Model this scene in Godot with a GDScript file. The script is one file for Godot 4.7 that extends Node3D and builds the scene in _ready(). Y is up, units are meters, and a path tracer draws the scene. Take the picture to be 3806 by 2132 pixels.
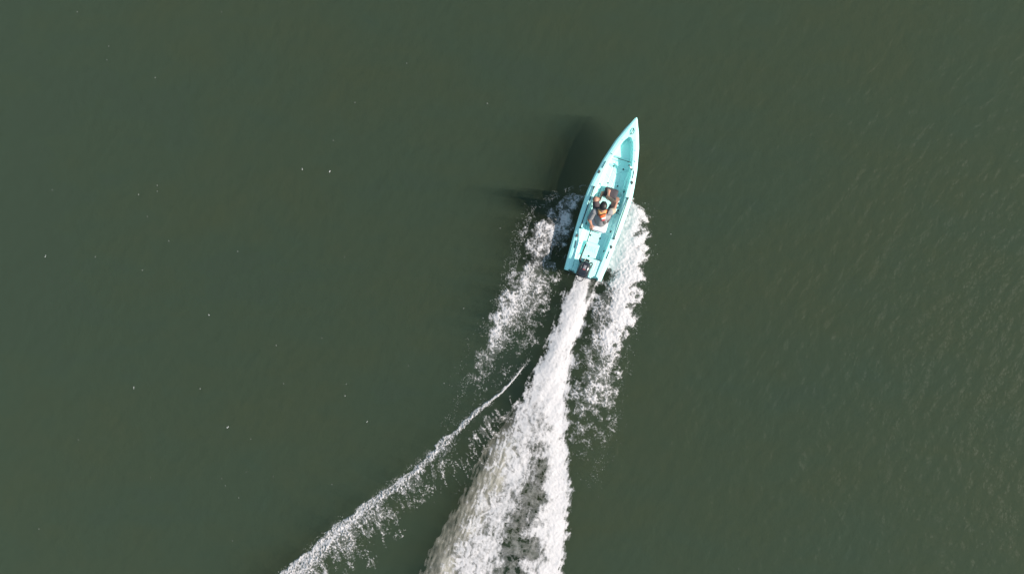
extends Node3D
# A small turquoise motor skiff seen from a drone straight above murky green water, with its wake.
# x right in the picture, z down in the picture, y up, metres. Water level y = 0.

const STERN := Vector3(1.655, 0.0, -0.285)     # foot of the stern's middle at the water
const HEADING := -18.43                        # degrees about y
const TRIM := 2.6                              # degrees, bow up
var boat_frame: Transform3D
var M := {}
var n_swell: FastNoiseLite
var n_chop: FastNoiseLite
var n_lace: FastNoiseLite
var n_lump: FastNoiseLite
var n_speck: FastNoiseLite
var n_cell: FastNoiseLite
var n_big: FastNoiseLite
var n_mottle: FastNoiseLite

func _ready() -> void:
	# ---------------------------------------------------------------- camera, sky, sun, exposure
	var cam := Camera3D.new()
	cam.name = "camera"
	cam.fov = 43.1
	cam.near = 0.1
	cam.far = 9000.0
	cam.transform = Transform3D(Basis(Vector3(1, 0, 0), Vector3(0, 0, -1), Vector3(0, 1, 0)), Vector3(0, 17.3, 0))
	add_child(cam)
	cam.current = true
	var env := Environment.new()
	env.background_mode = Environment.BG_SKY
	var sky_m := ProceduralSkyMaterial.new()
	sky_m.sky_top_color = lin(0.13, 0.28, 0.40)
	sky_m.sky_horizon_color = lin(0.46, 0.61, 0.70)
	sky_m.sky_curve = 0.12
	sky_m.sun_angle_max = 55.0
	sky_m.sun_curve = 0.17
	sky_m.sky_energy_multiplier = 0.8
	sky_m.sky_cover = unseen_clouds()
	sky_m.sky_cover_modulate = Color(1, 1, 1, 0.8)
	sky_m.ground_horizon_color = lin(0.25, 0.3, 0.3)
	sky_m.ground_bottom_color = lin(0.03, 0.045, 0.03)
	var sky := Sky.new()
	sky.sky_material = sky_m
	env.sky = sky
	env.tonemap_mode = Environment.TONE_MAPPER_LINEAR
	env.tonemap_exposure = 1.85
	env.sdfgi_enabled = true
	env.ssao_enabled = true
	env.ssil_enabled = true
	env.volumetric_fog_enabled = true
	env.volumetric_fog_density = 0.0
	var we := WorldEnvironment.new()
	we.name = "environment"
	we.environment = env
	add_child(we)
	var sun := DirectionalLight3D.new()
	sun.name = "sun"
	sun.light_energy = 1.55
	sun.light_color = Color(1.0, 0.955, 0.895)
	sun.light_angular_distance = 0.6
	sun.shadow_enabled = true
	var el := deg_to_rad(35.0)
	add_child(sun)
	sun.look_at_from_position(Vector3.ZERO, Vector3(-0.976 * cos(el), -sin(el), -0.216 * cos(el)), Vector3.UP)

	make_materials()
	n_swell = noise(11, 0.45, 3)
	n_chop = noise(12, 1.7, 3)
	n_lump = noise(13, 3.2, 4)
	n_speck = noise(14, 14.0, 3)
	n_big = noise(15, 0.9, 3)
	n_mottle = noise(18, 0.14, 4)
	n_lace = noise(16, 2.6, 4)
	n_lace.fractal_type = FastNoiseLite.FRACTAL_RIDGED
	n_lace.domain_warp_enabled = true
	n_lace.domain_warp_amplitude = 0.35
	n_lace.domain_warp_frequency = 1.5
	n_cell = noise(17, 4.5, 1)
	n_cell.noise_type = FastNoiseLite.TYPE_CELLULAR
	n_cell.cellular_return_type = FastNoiseLite.RETURN_DISTANCE2_SUB
	n_cell.domain_warp_enabled = true
	n_cell.domain_warp_amplitude = 0.25
	n_cell.domain_warp_frequency = 2.5

	boat_frame = Transform3D(Basis.from_euler(Vector3(deg_to_rad(TRIM), deg_to_rad(HEADING), 0)), STERN)
	build_water()
	build_wake()
	build_boat()
	build_motor()
	build_cargo()
	build_person()
	build_flecks()

# thin, broken cloud out of view overhead, placed to vary the water reflections
func unseen_clouds() -> ImageTexture:
	var n := noise(91, 4.5, 4)
	var w := 640
	var h := 320
	var im := Image.create(w, h, false, Image.FORMAT_RGBA8)
	for j in h:
		var up := PI * (0.5 - (j + 0.5) / h)
		for i in w:
			var round := TAU * (i + 0.5) / w
			var d := Vector3(cos(round) * cos(up), sin(up) * 1.3, sin(round) * cos(up))
			var a := smoothstep(-0.05, 0.5, n.get_noise_3dv(d))
			im.set_pixel(i, j, Color(0.93, 0.95, 0.97, a))
	return ImageTexture.create_from_image(im)

# ==================================================================== small helpers
func lin(r: float, g: float, b: float, a := 1.0) -> Color:
	return Color(r, g, b, a).linear_to_srgb()

func noise(s: int, f: float, oct: int) -> FastNoiseLite:
	var n := FastNoiseLite.new()
	n.noise_type = FastNoiseLite.TYPE_SIMPLEX_SMOOTH
	n.seed = s
	n.frequency = f
	n.fractal_octaves = oct
	n.fractal_type = FastNoiseLite.FRACTAL_FBM if oct > 1 else FastNoiseLite.FRACTAL_NONE
	return n

func mat(key: String, c: Color, rough := 0.6, metal := 0.0) -> StandardMaterial3D:
	var m := StandardMaterial3D.new()
	m.resource_name = key
	m.albedo_color = c
	m.roughness = rough
	m.metallic = metal
	M[key] = m
	return m

func grain_tex(s: int, f: float, px := 256) -> NoiseTexture2D:
	var t := NoiseTexture2D.new()
	t.width = px
	t.height = px
	t.seamless = true
	t.noise = noise(s, f, 4)
	return t

func make_materials() -> void:
	var hull := mat("hull", lin(0.40, 0.785, 0.76), 0.42)
	hull.metallic_specular = 0.5
	hull.heightmap_enabled = true
	hull.heightmap_texture = grain_tex(31, 0.05)
	hull.heightmap_scale = 0.05
	hull.uv1_triplanar = true
	hull.uv1_scale = Vector3(4, 4, 4)
	mat("black", lin(0.012, 0.013, 0.014), 0.5)
	mat("grey_rubber", lin(0.05, 0.06, 0.06), 0.7)
	var cowl := mat("cowl", lin(0.010, 0.010, 0.014), 0.28)
	cowl.clearcoat_enabled = true
	cowl.clearcoat = 0.6
	cowl.clearcoat_roughness = 0.12
	mat("steel", lin(0.55, 0.56, 0.56), 0.3, 0.9)
	mat("label_grey", lin(0.16, 0.15, 0.17), 0.5)
	mat("label_red", lin(0.30, 0.05, 0.06), 0.5)
	var skin := mat("skin", lin(0.33, 0.165, 0.115), 0.55)
	skin.subsurf_scatter_enabled = true
	skin.subsurf_scatter_strength = 0.15
	mat("hair", lin(0.010, 0.008, 0.008), 0.55)
	mat("shirt", lin(0.20, 0.195, 0.205), 0.9)
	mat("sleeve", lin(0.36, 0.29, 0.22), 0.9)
	mat("shorts", lin(0.05, 0.038, 0.045), 0.9)
	mat("orange", lin(0.62, 0.10, 0.02), 0.7)
	mat("tan_yellow", lin(0.46, 0.25, 0.09), 0.8)
	mat("white_patch", lin(0.62, 0.60, 0.58), 0.7)
	mat("red_patch", lin(0.48, 0.07, 0.08), 0.7)
	mat("flap_grey", lin(0.07, 0.06, 0.06), 0.8)
	mat("case", lin(0.035, 0.028, 0.036), 0.65)
	mat("cooler", lin(0.55, 0.55, 0.60), 0.5)
	mat("cloth_white", lin(0.6, 0.62, 0.6), 0.9)
	# water: a mottled tint close to the surface, over murky water that scatters the light further down
	var w := mat("water", Color(1, 1, 1, 0.32), 0.3)
	w.transparency = BaseMaterial3D.TRANSPARENCY_ALPHA
	w.vertex_color_use_as_albedo = true
	w.metallic_specular = 0.1
	w.heightmap_enabled = true
	w.heightmap_texture = grain_tex(41, 0.011, 1024)
	w.heightmap_scale = 4.6
	w.uv1_scale = Vector3(0.16, 0.23, 1)
	mat("deep", lin(0.010, 0.014, 0.009), 0.9)
	var fm := mat("foam", lin(1, 1, 1), 0.85)
	fm.transparency = BaseMaterial3D.TRANSPARENCY_ALPHA
	fm.vertex_color_use_as_albedo = true
	mat("drop", lin(0.45, 0.45, 0.46), 0.6)

func tag(o: Node, label := "", category := "", kind := "", group := "") -> void:
	if label: o.set_meta("label", label)
	if category: o.set_meta("category", category)
	if kind: o.set_meta("kind", kind)
	if group: o.set_meta("group", group)

func piece(called: String, mesh: Mesh, m: Material, parent: Node, at := Vector3.ZERO) -> MeshInstance3D:
	var o := MeshInstance3D.new()
	o.name = called
	o.mesh = mesh
	o.material_override = m
	o.position = at
	parent.add_child(o, true)
	return o

func base(called: String, at: Transform3D) -> Node3D:
	var o := Node3D.new()
	o.name = called
	o.transform = at
	add_child(o, true)
	return o

# boat coordinates: a to starboard, y up, b from stern to bow
func B(a: float, y: float, b: float) -> Vector3:
	return Vector3(a, y, -b)

func lut(t: Array, x: float) -> float:
	if x <= t[0][0]: return t[0][1]
	for i in range(1, t.size()):
		if x <= t[i][0]:
			var f: float = (x - t[i - 1][0]) / (t[i][0] - t[i - 1][0])
			return lerpf(t[i - 1][1], t[i][1], f)
	return t[-1][1]

func smooth_lut(t: Array, x: float) -> float:
	return (lut(t, x) * 2.0 + lut(t, x - 0.05) + lut(t, x + 0.05)) / 4.0

# mesh from a grid of points [row][col]; closed joins the last column to the first
func grid_mesh(rows: Array, closed := false, caps := false, flip := false) -> ArrayMesh:
	var st := SurfaceTool.new()
	st.begin(Mesh.PRIMITIVE_TRIANGLES)
	st.set_smooth_group(0)
	var nc: int = rows[0].size()
	for r in rows:
		for p in r:
			st.add_vertex(p)
	var last := nc if closed else nc - 1
	for i in rows.size() - 1:
		for j in last:
			var j2 := (j + 1) % nc
			var q := [i * nc + j, i * nc + j2, (i + 1) * nc + j2, (i + 1) * nc + j]
			if flip: q.reverse()
			for k in [0, 1, 2, 0, 2, 3]: st.add_index(q[k])
	if caps:
		var count := rows.size() * nc
		for e in [0, rows.size() - 1]:
			var mid := Vector3.ZERO
			for p in rows[e]: mid += p
			st.add_vertex(mid / nc)
			for j in nc:
				var j2 := (j + 1) % nc
				var tri := [count, e * nc + j2, e * nc + j] if (e == 0) != flip else [count, e * nc + j, e * nc + j2]
				for k in tri: st.add_index(k)
			count += 1
	st.generate_normals()
	return st.commit()

# tube along a path with a radius per point
func tube(path: Array, radius, sides := 10) -> ArrayMesh:
	var rows := []
	var up := Vector3.UP
	for i in path.size():
		var d: Vector3 = (path[mini(i + 1, path.size() - 1)] - path[maxi(i - 1, 0)]).normalized()
		if absf(d.dot(up)) > 0.95: up = Vector3.RIGHT if absf(d.x) < 0.9 else Vector3.BACK
		var u := d.cross(up).normalized()
		var v := u.cross(d)
		up = v
		var rad: float = radius[i] if radius is Array else radius
		var row := []
		for k in sides:
			var an := TAU * k / sides
			row.append(path[i] + (u * cos(an) + v * sin(an)) * rad)
		rows.append(row)
	return grid_mesh(rows, true, true)

# rounded box: w along x, h along y (from y0), l along z, corner radius r and a soft top edge
func soft_box(w: float, h: float, l: float, r: float, bevel := 0.01) -> ArrayMesh:
	var rows := []
	for lvl in [[0.0, bevel], [bevel, 0.0], [h - bevel, 0.0], [h - bevel * 0.3, bevel * 0.3], [h, bevel], [h, minf(w, l) * 0.49]]:
		var row := []
		var inset: float = lvl[1]
		var rr := maxf(r - inset, 0.001)
		for q in 4:
			var cx: float = (w / 2 - maxf(r, inset)) * [1, -1, -1, 1][q]
			var cz: float = (l / 2 - maxf(r, inset)) * [1, 1, -1, -1][q]
			for k in 5:
				var an := PI / 2 * (q + k / 4.0)
				row.append(Vector3(cx + cos(an) * rr, lvl[0], cz + sin(an) * rr))
		rows.append(row)
	return grid_mesh(rows, true, true)

func disc(r: float, h: float, sides := 20) -> ArrayMesh:
	var rows := []
	for lvl in [[0.0, r], [h * 0.7, r], [h, r * 0.85], [h, r * 0.3]]:
		var row := []
		for k in sides:
			var an := TAU * k / sides
			row.append(Vector3(cos(an) * lvl[1], lvl[0], sin(an) * lvl[1]))
		rows.append(row)
	return grid_mesh(rows, true, true)

# ==================================================================== water
const PW := [[-0.47, 1.36, 2.01, 0.70], [-0.20, 1.26, 2.14, 0.85], [0.18, 1.15, 1.98, 1.0], [0.74, 1.03, 1.74, 1.05], [1.50, 0.80, 1.46, 1.00], [2.26, 0.35, 1.38, 1.00], [3.02, 0.00, 1.32, 1.00], [3.77, -0.50, 1.33, 1.00], [4.53, -0.83, 1.38, 1.00], [5.48, -1.34, 1.33, 1.00], [6.83, -2.03, 1.23, 1.00], [8.32, -2.82, 1.15, 0.95], [10.21, -3.86, 1.11, 0.85]]
const RW := [[-2.00, 2.74, 2.95, 0.50], [-1.67, 2.60, 3.14, 0.75], [-1.34, 2.50, 3.18, 0.90], [-0.77, 2.34, 3.18, 0.95], [-0.20, 2.28, 3.13, 0.90], [0.15, 1.95, 3.05, 0.84], [0.36, 1.88, 2.99, 0.80], [0.93, 1.66, 2.84, 0.78], [1.69, 1.34, 2.65, 0.84], [2.64, 1.20, 2.54, 0.80], [3.39, 1.18, 2.40, 0.68], [3.96, 1.29, 2.10, 0.40], [5.00, 1.30, 1.82, 0.10]]
const LW := [[-2.40, 1.60, 1.90, 0.40], [-2.19, 1.06, 1.90, 0.65], [-1.91, 0.68, 1.80, 0.80], [-1.53, 0.32, 1.62, 0.80], [-0.77, 0.11, 1.36, 0.66], [-0.01, -0.15, 1.10, 0.70], [0.74, -0.53, 1.02, 0.66], [1.50, -0.85, 0.59, 0.50], [2.26, -1.12, 0.02, 0.40], [2.83, -1.34, -0.45, 0.30], [3.30, -1.50, -0.83, 0.10]]
const CR := [[1.66, 0.44, 0.50, 0.35], [2.07, 0.09, 0.20, 0.85], [2.49, -0.32, -0.16, 0.95], [2.97, -0.93, -0.68, 0.90], [3.63, -1.65, -1.23, 0.90], [4.67, -2.88, -2.16, 0.90], [5.57, -4.13, -3.12, 0.92], [6.83, -5.50, -4.00, 0.95], [8.32, -7.27, -5.57, 0.90], [10.21, -9.54, -7.46, 0.80]]

const TF := [[2.70, -0.20, 0.15, 0.25], [3.1, -0.62, 0.05, 0.42], [3.45, -0.95, -0.25, 0.44], [3.9, -1.25, -0.50, 0.34], [4.5, -1.95, -0.85, 0.26], [5.2, -2.6, -1.3, 0.18]]

func band(t: Array, z: float) -> Vector3:      # left edge, right edge, density at z
	if z < t[0][0] or z > t[-1][0]: return Vector3(0, 0, -1)
	for i in range(1, t.size()):
		if z <= t[i][0]:
			var f: float = (z - t[i - 1][0]) / (t[i][0] - t[i - 1][0])
			return Vector3(lerpf(t[i - 1][1], t[i][1], f), lerpf(t[i - 1][2], t[i][2], f), lerpf(t[i - 1][3], t[i][3], f))
	return Vector3(0, 0, -1)

func bump(x: float, l: float, r: float) -> float:
	if r <= l or x <= l or x >= r: return 0.0
	return sin(PI * (x - l) / (r - l))

func water_y(x: float, z: float) -> float:
	var d := maxf(absf(x), absf(z))
	var calm := 1.0 - smoothstep(25.0, 120.0, d)
	# ripples: long crests lying across on the left, slanting up to the right on the right
	var turn := smoothstep(-6.0, 5.0, x)
	var s := x * 0.55 - z * 0.83
	var t := x * 0.83 + z * 0.55
	var y := n_swell.get_noise_2d(s * 0.8, t * 1.7) * 0.022
	y += n_chop.get_noise_2d(s * 0.55, t * 1.5) * 0.015 * turn
	if turn < 1.0: y += n_chop.get_noise_2d(x * 0.5 + 30.0 + z * 0.15, z * 1.5) * 0.026 * (1.0 - turn)
	y *= calm
	if z > -2.6 and z < 10.0 and x > -10.0 and x < 3.6:
		var c := band(CR, z)
		if c.z > 0.0:
			y += bump(x, c.x - 0.12, c.y + 0.9 * smoothstep(1.6, 4.0, z)) * 0.10 * smoothstep(1.6, 3.5, z)
		c = band(LW, z)
		if c.z > 0.0: y += bump(x, c.x - 0.15, c.y) * 0.10 * c.z
		c = band(RW, z)
		if c.z > 0.0: y += bump(x, c.x, c.y + 0.15) * 0.10 * c.z
		c = band(PW, z)
		if c.z > 0.0: y += bump(x, c.x, c.y) * 0.06
	return y

func axis(lo: float, hi: float, step: float) -> PackedFloat32Array:
	var out := PackedFloat32Array()
	var before := []
	var s := step
	var p := lo
	while p > -4000.0:
		s *= 1.35
		p -= s
		before.append(p)
	before.reverse()
	out.append_array(PackedFloat32Array(before))
	p = lo
	while p < hi:
		out.append(p)
		p += step
	s = step
	while p < 4000.0:
		out.append(p)
		s *= 1.35
		p += s
	out.append(p)
	return out

func build_water() -> void:
	var xs := axis(-13.5, 13.5, 0.07)
	var zs := axis(-8.0, 8.6, 0.07)
	var nx := xs.size()
	var nz := zs.size()
	var v := PackedVector3Array()
	var uv := PackedVector2Array()
	var nrm := PackedVector3Array()
	var idx := PackedInt32Array()
	var tone := PackedColorArray()
	tone.resize(nx * nz)
	v.resize(nx * nz)
	uv.resize(nx * nz)
	nrm.resize(nx * nz)
	for j in nz:
		for i in nx:
			v[j * nx + i] = Vector3(xs[i], water_y(xs[i], zs[j]), zs[j])
			var mottle := clampf(0.45 + 0.02 * xs[i] + n_mottle.get_noise_2d(xs[i], zs[j] * 1.6) * 0.8 + n_swell.get_noise_2d(xs[i] * 1.2 + 50.0, zs[j] * 3.0) * 0.3, 0.0, 1.0)
			tone[j * nx + i] = Color(0.020, 0.039, 0.034).lerp(Color(0.042, 0.041, 0.016), mottle)  # patchy tint, drifting from teal to olive towards the right
			tone[j * nx + i].a = 0.44
			uv[j * nx + i] = Vector2(xs[i] * 0.62 - zs[j] * 0.78, xs[i] * 0.78 + zs[j] * 0.62)
	for j in nz:
		for i in nx:
			var a := v[j * nx + mini(i + 1, nx - 1)] - v[j * nx + maxi(i - 1, 0)]
			var b := v[mini(j + 1, nz - 1) * nx + i] - v[maxi(j - 1, 0) * nx + i]
			nrm[j * nx + i] = b.cross(a).normalized()
			if i < nx - 1 and j < nz - 1:
				var q := j * nx + i
				idx.append_array(PackedInt32Array([q, q + 1, q + nx + 1, q, q + nx + 1, q + nx]))
	var m := arrays_mesh(v, nrm, idx, uv, tone)
	tag(piece("water", m, M.water, self), "", "", "structure")
	# the murk below: light scatters in it, so shadows in it are soft
	var fog := FogVolume.new()
	fog.name = "murky_water"
	fog.size = Vector3(7000, 3.0, 7000)
	fog.position = Vector3(0, -1.5 - 0.10, 0)
	var fmt := FogMaterial.new()
	fmt.albedo = lin(0.186, 0.270, 0.186)
	fmt.density = 0.85
	fog.material = fmt
	tag(fog, "", "", "structure")
	add_child(fog)
	var bed := PlaneMesh.new()
	bed.size = Vector2(7600, 7600)
	tag(piece("riverbed", bed, M.deep, self, Vector3(0, -3.2, 0)), "", "", "structure")

func arrays_mesh(v: PackedVector3Array, n: PackedVector3Array, idx: PackedInt32Array, uv = null, col = null) -> ArrayMesh:
	var arr := []
	arr.resize(Mesh.ARRAY_MAX)
	arr[Mesh.ARRAY_VERTEX] = v
	arr[Mesh.ARRAY_NORMAL] = n
	if uv != null: arr[Mesh.ARRAY_TEX_UV] = uv
	if col != null: arr[Mesh.ARRAY_COLOR] = col
	arr[Mesh.ARRAY_INDEX] = idx
	var m := ArrayMesh.new()
	m.add_surface_from_arrays(Mesh.PRIMITIVE_TRIANGLES, arr)
	return m

# ==================================================================== wake foam
func foam_sheet(called: String, t: Array, kind: int, margin: float, lift: float, tall: float, label: String, category: String) -> void:
	var step := 0.0135
	var trail := 1.5 if kind == 3 else 0.0
	var x0 := 1e9
	var x1 := -1e9
	for r in t:
		x0 = minf(x0, r[1] - margin)
		x1 = maxf(x1, r[2] + margin + trail)
	var z0: float = t[0][0] - 0.12
	var z1: float = minf(t[-1][0] + 0.1, 8.0)
	var nx := int((x1 - x0) / step) + 1
	var nz := int((z1 - z0) / step) + 1
	var id := PackedInt32Array()
	id.resize(nx * nz)
	id.fill(-1)
	var v := PackedVector3Array()
	var col := PackedColorArray()
	for j in nz:
		var z := z0 + j * step
		var e := band(t, clampf(z, t[0][0], t[-1][0]))
		# wander of the edges
		var wander := smoothstep(2.0, 4.0, z) if kind == 3 else 1.0
		e.x += wander * (n_big.get_noise_2d(z * 1.3, kind * 50.0) * margin * 0.5 + n_lump.get_noise_2d(z, kind * 31.0) * margin * 0.35)
		e.y += wander * (n_big.get_noise_2d(z * 1.3, kind * 50.0 + 20.0) * margin * 0.5 + n_lump.get_noise_2d(z, kind * 31.0 + 9.0) * margin * 0.35)
		var i0 := maxi(0, int((e.x - margin - x0) / step))
		var i1 := mini(nx - 1, int((e.y + margin + trail - x0) / step) + 1)
		for i in range(i0, i1 + 1):
			var x := x0 + i * step
			var c := foam_at(kind, x, z, e, margin)
			if c.a > 0.03:
				var relief := n_lump.get_noise_2d(x * 1.1 + 40.0, z * 1.1) * 0.6 + n_speck.get_noise_2d(x * 0.7, z * 0.7) * 0.4
				id[j * nx + i] = v.size()
				v.append(Vector3(x, water_y(x, z) + lift + c.a * tall * (0.45 + 0.9 * relief), z))
				col.append(c)
	var nrm := PackedVector3Array()
	nrm.resize(v.size())
	var idx := PackedInt32Array()
	for j in nz - 1:
		for i in nx - 1:
			var q := j * nx + i
			var a := id[q]
			var b := id[q + 1]
			var c := id[q + nx + 1]
			var d := id[q + nx]
			if a < 0 or b < 0 or c < 0 or d < 0: continue
			if col[a].a + col[b].a + col[c].a + col[d].a < 0.25: continue
			idx.append_array(PackedInt32Array([a, b, c, a, c, d]))
			var fn := (v[d] - v[b]).cross(v[c] - v[a])
			nrm[a] += fn
			nrm[b] += fn
			nrm[c] += fn
			nrm[d] += fn
	for k in nrm.size():
		nrm[k] = nrm[k].normalized() if nrm[k].length_squared() > 0.0 else Vector3.UP
	var o := piece(called, arrays_mesh(v, nrm, idx, null, col), M.foam, self)
	tag(o, label, category, "stuff")

func foam_at(kind: int, x: float, z: float, e: Vector3, margin: float) -> Color:
	var w := e.y - e.x
	if w <= 0.01: return Color(0, 0, 0, 0)
	var t := (x - e.x) / w
	var l := x - e.x            # metres inside the left edge
	var r := e.y - x
	var wx := x + n_lump.get_noise_2d(x + 11.0, z) * 0.10
	var wz := z + n_lump.get_noise_2d(x, z + 23.0) * 0.10
	var c1 := n_cell.get_noise_2d(wx, wz) + 1.0
	var c2 := n_cell.get_noise_2d(wx * 2.1 + 7.0, wz * 2.1) + 1.0
	var fil := maxf(1.0 - smoothstep(0.0, 0.16, c1), 0.85 * (1.0 - smoothstep(0.0, 0.24, c2)))
	var sp := n_speck.get_noise_2d(x, z)
	var sp2 := n_speck.get_noise_2d(x * 1.9 + 3.0, z * 1.9)
	var lump := n_lump.get_noise_2d(x, z)
	var big := n_big.get_noise_2d(x * 1.2, z * 1.2)
	# ridged threads bent by eddies
	var across := wx * 0.97 + wz * 0.24
	var along := wz * 0.97 - wx * 0.24
	var sw := n_lace.get_noise_2d(across * 1.45 + big * 0.35, along * 0.75 + lump * 0.2) * 0.5 + 0.5
	var dens := e.z
	var white := 0.41
	var tint := Color(0.99, 0.965, 1.01)
	var n := 0.0
	if kind == 0:        # propeller wash
		var flow := n_lump.get_noise_2d((x * 0.95 + z * 0.30) * 1.7, (z * 0.95 - x * 0.30) * 0.42)
		var flow2 := n_lump.get_noise_2d((x * 0.95 + z * 0.30) * 4.2 + 9.0, (z * 0.95 - x * 0.30) * 1.0)
		var soft_l := lerpf(0.22, 0.55, smoothstep(1.5, 6.0, z))
		# streaks along the stream close to the motor
		var streak := n_lump.get_noise_2d((x * 0.94 + z * 0.33) * 3.2, (z * 0.94 - x * 0.33) * 0.5)
		var near := 1.0 - smoothstep(0.6, 3.0, z)
		var edge := smoothstep(-margin * 0.6, soft_l, l + (flow * 0.22 + flow2 * 0.12) * lerpf(0.35, 1.0, smoothstep(1.8, 4.5, z)) + sp * 0.05) * smoothstep(-margin * 0.5, 0.14, r + lump * 0.08 + flow2 * 0.06)
		dens += near * (streak * 0.35 - 0.06)
		# the two gaps of clear water behind the stern recesses
		var g := (z + 0.33) / 0.95
		if g < 1.0:
			var mid := 1.62 - z * 0.30
			dens -= 0.9 * (1.0 - smoothstep(0.3, 1.0, g)) * smoothstep(0.14, 0.26, absf(x - mid)) * (1.0 - smoothstep(0.28, 0.40, absf(x - mid)))
		# far astern the middle opens up into torn foam, the right rim stays thick
		var rim := 1.0 - smoothstep(0.22, 0.75, r + lump * 0.2)
		var left_body := 1.0 - smoothstep(0.30, 0.62, t + big * 0.15)
		var open := smoothstep(2.2, 5.0, z) * (1.0 - rim) * (1.0 - 0.55 * left_body)
		dens -= open * (0.16 + 0.45 * big + 0.45 * flow)
		var gap_x := lut([[2.6, 0.86], [4.53, 0.62], [5.48, 0.28], [6.83, -0.02], [9.0, -0.5]], z) + big * 0.25 + lump * 0.12
		var gap_w := lut([[2.6, 0.14], [4.5, 0.28], [6.8, 0.46], [9.0, 0.6]], z)
		dens -= 0.78 * smoothstep(2.4, 5.0, z) * exp(-pow((x - gap_x) / gap_w, 2.0)) * clampf(0.75 + 0.8 * big, 0.2, 1.3)
		dens *= edge
		dens -= 0.13 * smoothstep(1.6, 3.2, z) * (1.0 - rim)
		# swirls: ridged noise bent by the eddies, over a coarser clumping
		n = 0.36 * sw + 0.20 * fil + 0.34 * (0.5 + flow * 0.6 + flow2 * 0.7) + 0.10 * (0.5 + sp * 1.1)
		var al := smoothstep(0.70 - dens, 1.44 - dens, n) if dens > 0.02 else 0.0
		al *= 1.0 - 0.55 * smoothstep(1.2, 4.0, z) * (1.0 - rim) * smoothstep(0.62, 0.30, sw)
		# bubbles under the surface: paler, yellowish water on the left flank and in the gaps
		var murk := smoothstep(-0.35, 0.60, l + flow * 0.22 + flow2 * 0.12) * (1.0 - smoothstep(0.40, 1.0, l + lump * 0.15)) * smoothstep(2.2, 4.2, z)
		al *= 1.0 - 0.35 * murk * (1.0 - smoothstep(0.45, 0.8, sw))
		var thin := murk * (0.34 + 0.40 * sw + 0.35 * big + 0.35 * flow2) * e.z
		tint = tint.lerp(Color(0.94, 0.88, 0.79), clampf(smoothstep(-0.15, 0.25, thin - al) + murk * 0.6 - al * 0.4, 0.0, 1.0))
		al = maxf(al, clampf(thin, 0.0, 0.8))
		al = maxf(al, (0.10 + 0.16 * fil + 0.25 * lump) * e.z * smoothstep(0.0, 0.8, l) * smoothstep(-margin, 0.2, r))
		return Color(tint.r * white, tint.g * white, tint.b * white, clampf(al, 0, 1))
	elif kind == 1:      # right bow wave: dense along the hull and at its right side, a net astern
		var hug := (1.0 - smoothstep(0.25, 0.6, l)) * smoothstep(-2.05, -1.6, z) * (1.0 - smoothstep(-0.75, -0.2, z))
		var shape := smoothstep(-margin * 0.6, 0.12 + 0.35 * smoothstep(-0.4, 1.5, z), l + lump * 0.15) * smoothstep(-margin * 0.9, 0.25, r + lump * 0.22)
		var core := exp(-pow((r - 0.36 - 0.04 * z + lump * 0.2) / 0.28, 2.0)) * (1.0 - smoothstep(0.2, 2.8, z))
		dens = dens * shape * (0.66 + 0.40 * big + 0.25 * lump) + maxf(core * 0.72, hug * 1.15)
		n = 0.30 * sw + 0.34 * fil + 0.16 * (0.5 + lump) + 0.20 * (0.5 + sp * 1.1)
	elif kind == 2:      # left bow wave: speckled, brightest towards its outer edge
		var shape2 := smoothstep(-margin * 0.9, 0.26, l + lump * 0.2) * smoothstep(-margin * 0.6, 0.45, r + lump * 0.2)
		var core2 := exp(-pow((l - 0.36 + lump * 0.25) / 0.22, 2.0)) * smoothstep(-1.4, -0.3, z) * (1.0 - smoothstep(0.9, 2.4, z))
		shape2 *= lerpf(smoothstep(-margin, 0.65, l + lump * 0.4), 1.0, smoothstep(-1.3, -0.3, z))
		dens = dens * shape2 * (0.80 + 0.45 * big + 0.25 * lump) + core2 * 0.32
		n = 0.30 * sw + 0.24 * fil + 0.12 * (0.5 + lump) + 0.20 * (0.5 + sp * 1.2) + 0.14 * (0.5 + sp2 * 1.4)
	elif kind == 4:
		var s1 := n_lump.get_noise_2d((x * 0.5 + z * 0.87) * 0.6, (x * 0.87 - z * 0.5) * 2.4)
		dens = dens * smoothstep(-margin, 0.2, l + lump * 0.2) * smoothstep(-margin, 0.2, r + lump * 0.2) * (1.0 + 1.1 * s1)
		n = 0.42 * fil + 0.28 * (0.5 + lump) + 0.30 * (0.5 + sp * 1.2)
	else:                # crest with spotted streaks trailing behind it
		var crest := smoothstep(-margin * 0.10, 0.05, l + lump * 0.05) * (1.0 - smoothstep(w * lerpf(0.45, 0.26, smoothstep(2.5, 5.0, z)), w * lerpf(1.0, 0.7, smoothstep(2.5, 5.0, z)), l + lump * 0.10 * smoothstep(1.8, 3.5, z)))
		var reach := 0.10 + 1.5 * smoothstep(3.0, 6.0, z)
		var trail := smoothstep(0.0, 0.1, l) * sqrt(1.0 - clampf((l - w * 0.5) / reach, 0.0, 1.0)) * smoothstep(2.7, 4.4, z)
		# streaks run down and to the right
		var streak := n_lump.get_noise_2d((x * 0.42 + z * 0.91) * 0.5 + lump * 0.12, (x * 0.91 - z * 0.42) * 1.7 + big * 0.2)
		dens = maxf(e.z * crest * 0.92, e.z * trail * clampf(0.54 + 0.50 * streak + 0.60 * big, 0.0, 0.82))
		n = 0.26 * fil + 0.20 * (0.5 + lump) + 0.30 * (0.5 + sp * 1.2) + 0.24 * (0.5 + sp2 * 1.4)
	if kind == 3 and z < 3.2: n = maxf(n, lerpf(0.62, 0.0, smoothstep(2.2, 3.2, z)))
	var alpha := smoothstep(0.94 - dens, 1.46 - dens, n)
	alpha = maxf(alpha * clampf(dens * 4.0, 0.0, 1.0), 0.10 * clampf(dens * 1.6 - 0.1, 0.0, 1.0))
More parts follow.
